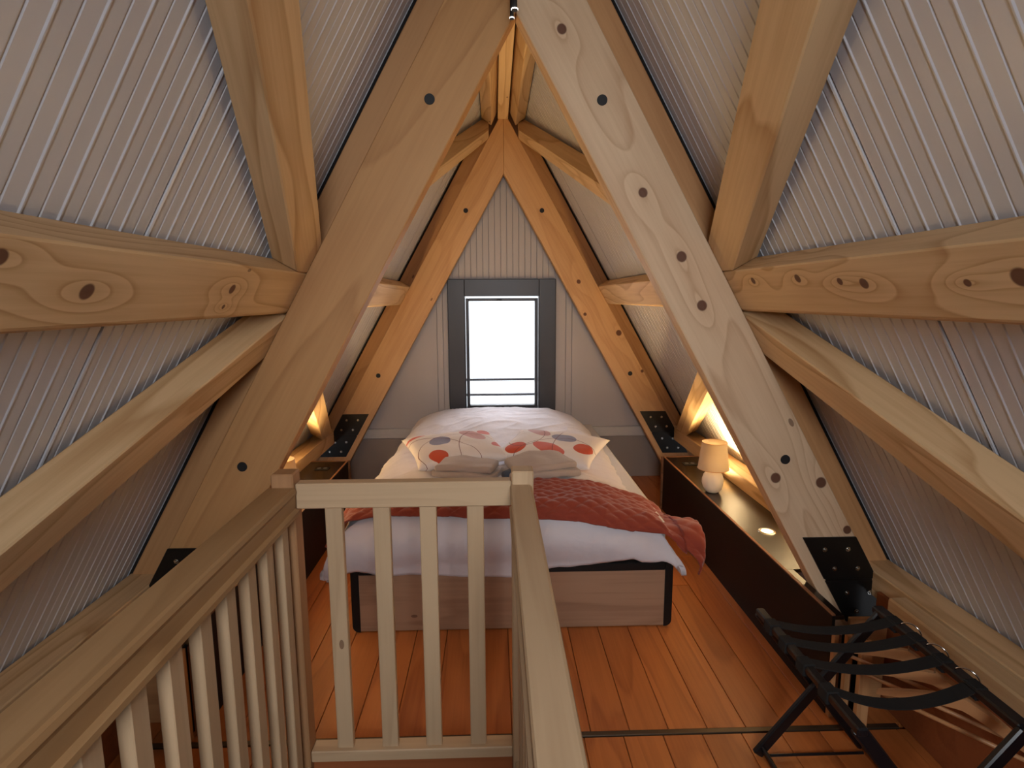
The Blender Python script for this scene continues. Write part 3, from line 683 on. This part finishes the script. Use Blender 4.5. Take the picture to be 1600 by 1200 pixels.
# cushions
def cushion(x, y, z, rz, rx, w, d, t, m, label, name='cushion', group=None, ry=0.0):
    nu, nv = 40, 32; bm = bmesh.new()
    def P(u, v, sgn):
        a, b = 2 * u - 1, 2 * v - 1
        k = (max(0, 1 - abs(a) ** 3.0) * max(0, 1 - abs(b) ** 3.0)) ** 0.42
        px = a * w / 2 * (1 - 0.07 * (1 - b * b)); py = b * d / 2 * (1 - 0.07 * (1 - a * a))   # sides pull in, corners stay sharp
        zz = sgn * t / 2 * k
        zz += sgn * 0.006 * noise.noise(V((px * 14 + x * 9, py * 14, sgn))) * k
        return V((px, py, zz))
    T = [[bm.verts.new(P(i / nu, j / nv, 1)) for j in range(nv + 1)] for i in range(nu + 1)]
    B = [[T[i][j] if i in (0, nu) or j in (0, nv) else bm.verts.new(P(i / nu, j / nv, -1)) for j in range(nv + 1)] for i in range(nu + 1)]
    for i in range(nu):
        for j in range(nv):
            bm.faces.new((T[i][j], T[i + 1][j], T[i + 1][j + 1], T[i][j + 1])).smooth = True
            bm.faces.new((B[i][j + 1], B[i + 1][j + 1], B[i + 1][j], B[i][j])).smooth = True
    M = Matrix.Translation((x, y, z)) @ Matrix.Rotation(rz, 4, 'Z') @ Matrix.Rotation(rx, 4, 'X') @ Matrix.Rotation(ry, 4, 'Y')
    o = obj(name, bm, m, None, M, smooth=True); tag(o, label, 'cushion', group); return o
OR, GB, PK, CO = (206, 84, 52), (142, 144, 168), (206, 160, 158), (214, 110, 96)
mp1 = print_mat('leaf_print_left', [(-0.14, -0.12, 0.052, 0.046, 0.0, OR), (-0.09, 0.02, 0.062, 0.048, 0.3, GB), (0.115, 0.06, 0.085, 0.047, -0.9, PK), (0.20, 0.10, 0.045, 0.034, 0.5, CO), (-0.20, 0.12, 0.06, 0.012, 0.2, CO), (0.24, -0.05, 0.06, 0.030, 0.4, CO)],
                [(-0.20, -0.25, 0.30, 1.1), (0.02, -0.10, 0.26, 0.7), (0.20, -0.16, 0.22, 1.3)])
mp2 = print_mat('leaf_print_right', [(-0.17, -0.11, 0.060, 0.050, 0.3, OR), (0.02, -0.09, 0.11, 0.042, -0.35, CO), (0.06, 0.04, 0.078, 0.040, -0.2, GB), (-0.12, 0.10, 0.10, 0.035, -0.5, PK), (0.20, -0.04, 0.052, 0.05, 0.2, OR)],
                [(0.10, -0.20, 0.26, 0.9), (-0.16, 0.02, 0.10, 1.2), (0.22, 0.05, 0.20, 1.5)])
cushion(-0.30, 3.13, 0.668, 0.40, 0.22, 0.53, 0.36, 0.11, mp1, 'left white cushion printed with orange, grey and pink ovals on the bed', group='printed cushions')
cushion(0.235, 3.12, 0.668, -0.50, 0.20, 0.56, 0.36, 0.11, mp2, 'right white cushion printed with orange and grey ovals on the bed', group='printed cushions')
# folded towels
def towel(x, y, rz, w, d, layers, label, hump=0.0):
    t_ = thing('folded_towel', label, 'towel', (x, y, 0.60), 'folded towels on the bed')
    z = 0.607
    for k in range(layers):
        h = 0.034; ww, dd = w * (1 - 0.10 * k), d * (1 - 0.08 * k)
        b = bmesh.new(); box(b, -ww / 2, ww / 2, -dd / 2, dd / 2, 0, h, 0.014, 3)
        bmesh.ops.subdivide_edges(b, edges=[e for e in b.edges if e.calc_length() > 0.1], cuts=9, use_grid_fill=True)
        for v in b.verts:
            v.co.z += hump * (1 - (2 * v.co.x / w) ** 2) * (1 + 0.3 * k) * max(0, 0.7 + v.co.y / d) + 0.010 * noise.noise(V((v.co.x * 11 + k, v.co.y * 11, x)))
            v.co.y += 0.010 * noise.noise(V((v.co.x * 8, k * 3.1, x * 5)))
        bmesh.ops.transform(b, matrix=Matrix.Translation((x, y, z)) @ Matrix.Rotation(rz + 0.05 * k, 4, 'Z'), verts=b.verts[:])
        obj('fold', b, m_towel, t_, smooth=True); z += h - 0.003
towel(-0.225, 2.845, -0.32, 0.33, 0.17, 2, 'left greige folded towel lying on the bed before the cushions', 0.012)
towel(0.150, 2.845, 0.30, 0.37, 0.19, 2, 'right greige folded towel heaped on the bed before the cushions', 0.028)
b = bmesh.new(); tube(b, [(-0.035 + 0.012 * i, 2.755 + 0.018 * i, 0.632) for i in range(6)], lambda t: 0.021, 14)
tag(obj('rolled_cloth', b, m_gcloth, None, smooth=True), 'small slate-grey rolled cloth between the two towels', 'cloth')

# ------------------------------------------------------------------ stair railing
rail = thing('stair_railing', 'pale wooden railing with square balusters around the stair opening at the foot of the bed', 'railing', (-0.34, 1.6, 0))
def rail_section(cx_, zt, wl=0.036, wr=0.036):
    h = 0.076; L, R_ = cx_ - wl, cx_ + wr
    return [(L + 0.006, zt), (R_ - 0.014, zt), (R_ - 0.009, zt - 0.004), (R_ - 0.006, zt - 0.014), (R_ - 0.010, zt - 0.024), (R_ - 0.012, zt - h + 0.016), (R_, zt - h + 0.012), (R_, zt - h), (L, zt - h),
            (L, zt - h + 0.012), (L + 0.012, zt - h + 0.016), (L + 0.010, zt - 0.024), (L + 0.002, zt - 0.014), (L + 0.003, zt - 0.004)]
def handrail(cx_, y0, y1, nm='handrail', wl=0.036, wr=0.036):
    L = y1 - y0; b = bmesh.new(); prism(b, rail_section(cx_, 0.0, wl, wr), -L / 2, L / 2)
    R90 = Matrix.Rotation(pi / 2, 4, 'Z'); bmesh.ops.transform(b, matrix=R90.inverted(), verts=b.verts[:])
    obj(nm, b, m_rail_l if cx_ < -0.3 else m_oak, rail, Matrix.Translation((0, (y0 + y1) / 2, 0.978)) @ R90)
handrail(-0.666, -0.28, 1.568, wl=0.056, wr=0.034); handrail(-0.006, -0.28, 1.568)
def post(x, y, z0, z1, w, d, m, nm, bev=0.004):
    obj(nm, bx(-w / 2, w / 2, -d / 2, d / 2, z0, z1, bev=bev), m, rail, Matrix.Translation((x, y, 0)))
for x, y in ((-0.678, 1.60), (-0.004, 1.60), (-0.678, -0.31), (-0.004, -0.31)):
    post(x, y, 0.001 if y < 1 else 0.001, 1.016, 0.062, 0.062, m_oak_z if x > -0.1 else m_oak_d, 'newel_post')
y = 1.505
while y > -0.25:
    post(-0.666, y - 0.0, 0.10, 0.902, 0.026, 0.044, m_oak_z, 'baluster', 0.002)
    post(-0.006, y - 0.0, 0.10, 0.902, 0.026, 0.044, m_oak_z, 'baluster', 0.002); y -= 0.1085
for x in (-0.666, -0.006): beam('bottom_rail', (x, 0, 0.085), (0, 1, 0), (1, 0, 0), (-0.278, 1.568), (-0.022, 0.022), (-0.018, 0.020), m_oak, rail)
beam('gate_top_rail', (0, 1.60, 0.948), (1, 0, 0), (0, 1, 0), (-0.646, -0.036), (-0.020, 0.020), (-0.037, 0.037), m_oak, rail)
for x in (-0.545, -0.409, -0.276, -0.140): post(x, 1.60, 0.145, 0.912, 0.048, 0.024, m_oak_z, 'baluster', 0.002)
beam('bottom_rail', (0, 1.60, 0.128), (1, 0, 0), (0, 1, 0), (-0.646, -0.036), (-0.026, 0.026), (-0.018, 0.018), m_oak, rail)
beam('kick_board', (0, 1.60, 0.05), (1, 0, 0), (0, 1, 0), (-0.646, -0.036), (-0.012, 0.012), (-0.049, 0.059), m_dkpine, rail)

# ------------------------------------------------------------------ pendant cables at the peak
for i, (y, zb, r) in enumerate(((1.75, 2.298, 0.0075), (1.99, 2.382, 0.0060))):
    x = -0.015
    t_ = thing('pendant_tube', ('nearer' if i == 0 else 'farther') + ' slim black tube with a white tip hanging at the peak before the near truss', 'pendant light', (x, y, zb), 'slim pendant tubes')
    obj('tube', cyl(bmesh.new(), (x, y, zb + 0.0035), (x, y, 2.8095), r, n=16), m_cap, t_)
    obj('light_tip', cyl(bmesh.new(), (x, y, zb + 0.0005), (x, y, zb + 0.0034), r * 1.35, n=20), m_tip, t_)
    obj('end_cap', cyl(bmesh.new(), (x, y, zb - 0.001), (x, y, zb + 0.0004), r * 1.2, n=20), m_cap, t_)

# ------------------------------------------------------------------ luggage rack
rk = thing('luggage_rack', 'folding black wooden luggage rack with webbing straps in the right foreground', 'luggage rack', (0.96, 1.44, 0))
XL, XR, ZT = 0.765, 1.150, 0.500
ya, yb = 1.185, 1.690
def bar(nm, p0, p1, w, d, up=(0, 1, 0), m=m_rack, bev=0.004):
    p0, p1 = V(p0), V(p1); M_ = (p1 - p0)
    beam(nm, p0, M_, up, (0, M_.length), (-d / 2, d / 2), (-w / 2, w / 2), m, rk, bev=bev)
bar('top_bar', (XL, ya - 0.012, ZT), (XL, yb + 0.012, ZT), 0.022, 0.026, (1, 0, 0)); bar('top_bar', (XR, ya - 0.012, ZT), (XR, yb + 0.012, ZT), 0.022, 0.036, (1, 0, 0))
for y in (ya, yb):
    o1, o2 = (-0.011, 0.011)
    bar('leg', (0.775, y + o1, 0.004), (XR, y + o1, ZT - 0.004), 0.036, 0.018); bar('leg', (1.145, y + o2, 0.004), (XL, y + o2, ZT - 0.004), 0.036, 0.018)
    obj('pivot', cyl(bmesh.new(), (0.959, y - 0.026, 0.252), (0.959, y + 0.026, 0.252), 0.008, n=14), m_hook, rk)
bar('foot_bar', (0.790, ya + 0.012, 0.030), (0.790, yb - 0.012, 0.030), 0.020, 0.012, (1, 0, 0)); bar('foot_bar', (1.128, ya + 0.012, 0.030), (1.128, yb - 0.012, 0.030), 0.020, 0.012, (1, 0, 0))
bar('cross_bar', (0.80, yb - 0.030, 0.014), (1.12, yb - 0.030, 0.014), 0.010, 0.010)
for y in (1.615, 1.525, 1.425, 1.315):
    n = 14; b = bmesh.new(); g_ = []
    sag = 0.030 if y > 1.4 else 0.050
    for i in range(n + 1):
        u = i / n; x = XL + (XR - XL) * u; z = ZT + 0.012 - sag * 4 * u * (1 - u)
        g_.append([b.verts.new((x, y + dy, z + dz)) for dy, dz in ((-0.021, 0), (0.021, 0), (0.021, -0.003), (-0.021, -0.003))])
    for A, B_ in zip(g_, g_[1:]):
        for k in range(4): b.faces.new((A[k], A[(k + 1) % 4], B_[(k + 1) % 4], B_[k]))
    b.faces.new(g_[0]); b.faces.new(g_[-1][::-1]); obj('strap', b, m_strap, rk)
    for xx in (XL, XR): obj('strap_loop', bx(xx - 0.017, xx + 0.017, y - 0.022, y + 0.022, ZT - 0.021, ZT + 0.014, bev=0.003), m_strap, rk)
# hangers hooked on the rack
def hanger(x, y, rz, label, tilt=0.0):
    t_ = thing('coat_hanger', label, 'hanger', (x, y, 0.43), 'wooden coat hangers hung on the luggage rack')
    M = Matrix.Translation((x, y, 0.432)) @ Matrix.Rotation(rz, 4, 'Z') @ Matrix.Rotation(tilt, 4, 'X')
    b = bmesh.new(); pr = []
    N = 14
    for i in range(-N, N + 1):
        u = i / N; xx = u * 0.205; zc = -0.012 - 0.085 * abs(u) ** 1.25; h = 0.026 * (1 - abs(u)) ** 0.7 + 0.012; d = 0.007
        pr.append([b.verts.new((xx, dy, zc + dz)) for dy, dz in ((-d, h / 2), (d, h / 2), (d, -h / 2), (-d, -h / 2))])
    for A, B_ in zip(pr, pr[1:]):
        for k in range(4): b.faces.new((A[k], A[(k + 1) % 4], B_[(k + 1) % 4], B_[k]))
    b.faces.new(pr[0]); b.faces.new(pr[-1][::-1]); bmesh.ops.transform(b, matrix=M, verts=b.verts[:]); obj('hanger_body', b, m_hanger, t_)
    b = bmesh.new(); tube(b, [(-0.19, 0, -0.098), (0.19, 0, -0.098)], 0.006, 10); bmesh.ops.transform(b, matrix=M, verts=b.verts[:]); obj('trouser_bar', b, m_hanger, t_, smooth=True)
    b = bmesh.new(); R_ = 0.030
    pts = [(0, 0, 0.0), (0, 0, 0.034)] + [(R_ * (cos(a)), 0, 0.066 + R_ * sin(a)) for a in [(-90 + 12 * k) * pi / 180 for k in range(21)]]
    b = bmesh.new(); Mh = M @ Matrix.Rotation(pi / 2, 4, 'Z')
    tube(b, pts, 0.0022, 8); bmesh.ops.transform(b, matrix=M, verts=b.verts[:]); obj('hook', b, m_hook, t_, smooth=True)
hanger(1.166, 1.36, -0.92, 'nearest wooden coat hanger hooked on the right bar of the luggage rack', 0.12)
hanger(1.166, 1.465, -0.92, 'middle wooden coat hanger hooked on the right bar of the luggage rack', 0.10)
hanger(1.166, 1.57, -0.92, 'farthest wooden coat hanger hooked on the right bar of the luggage rack', 0.08)
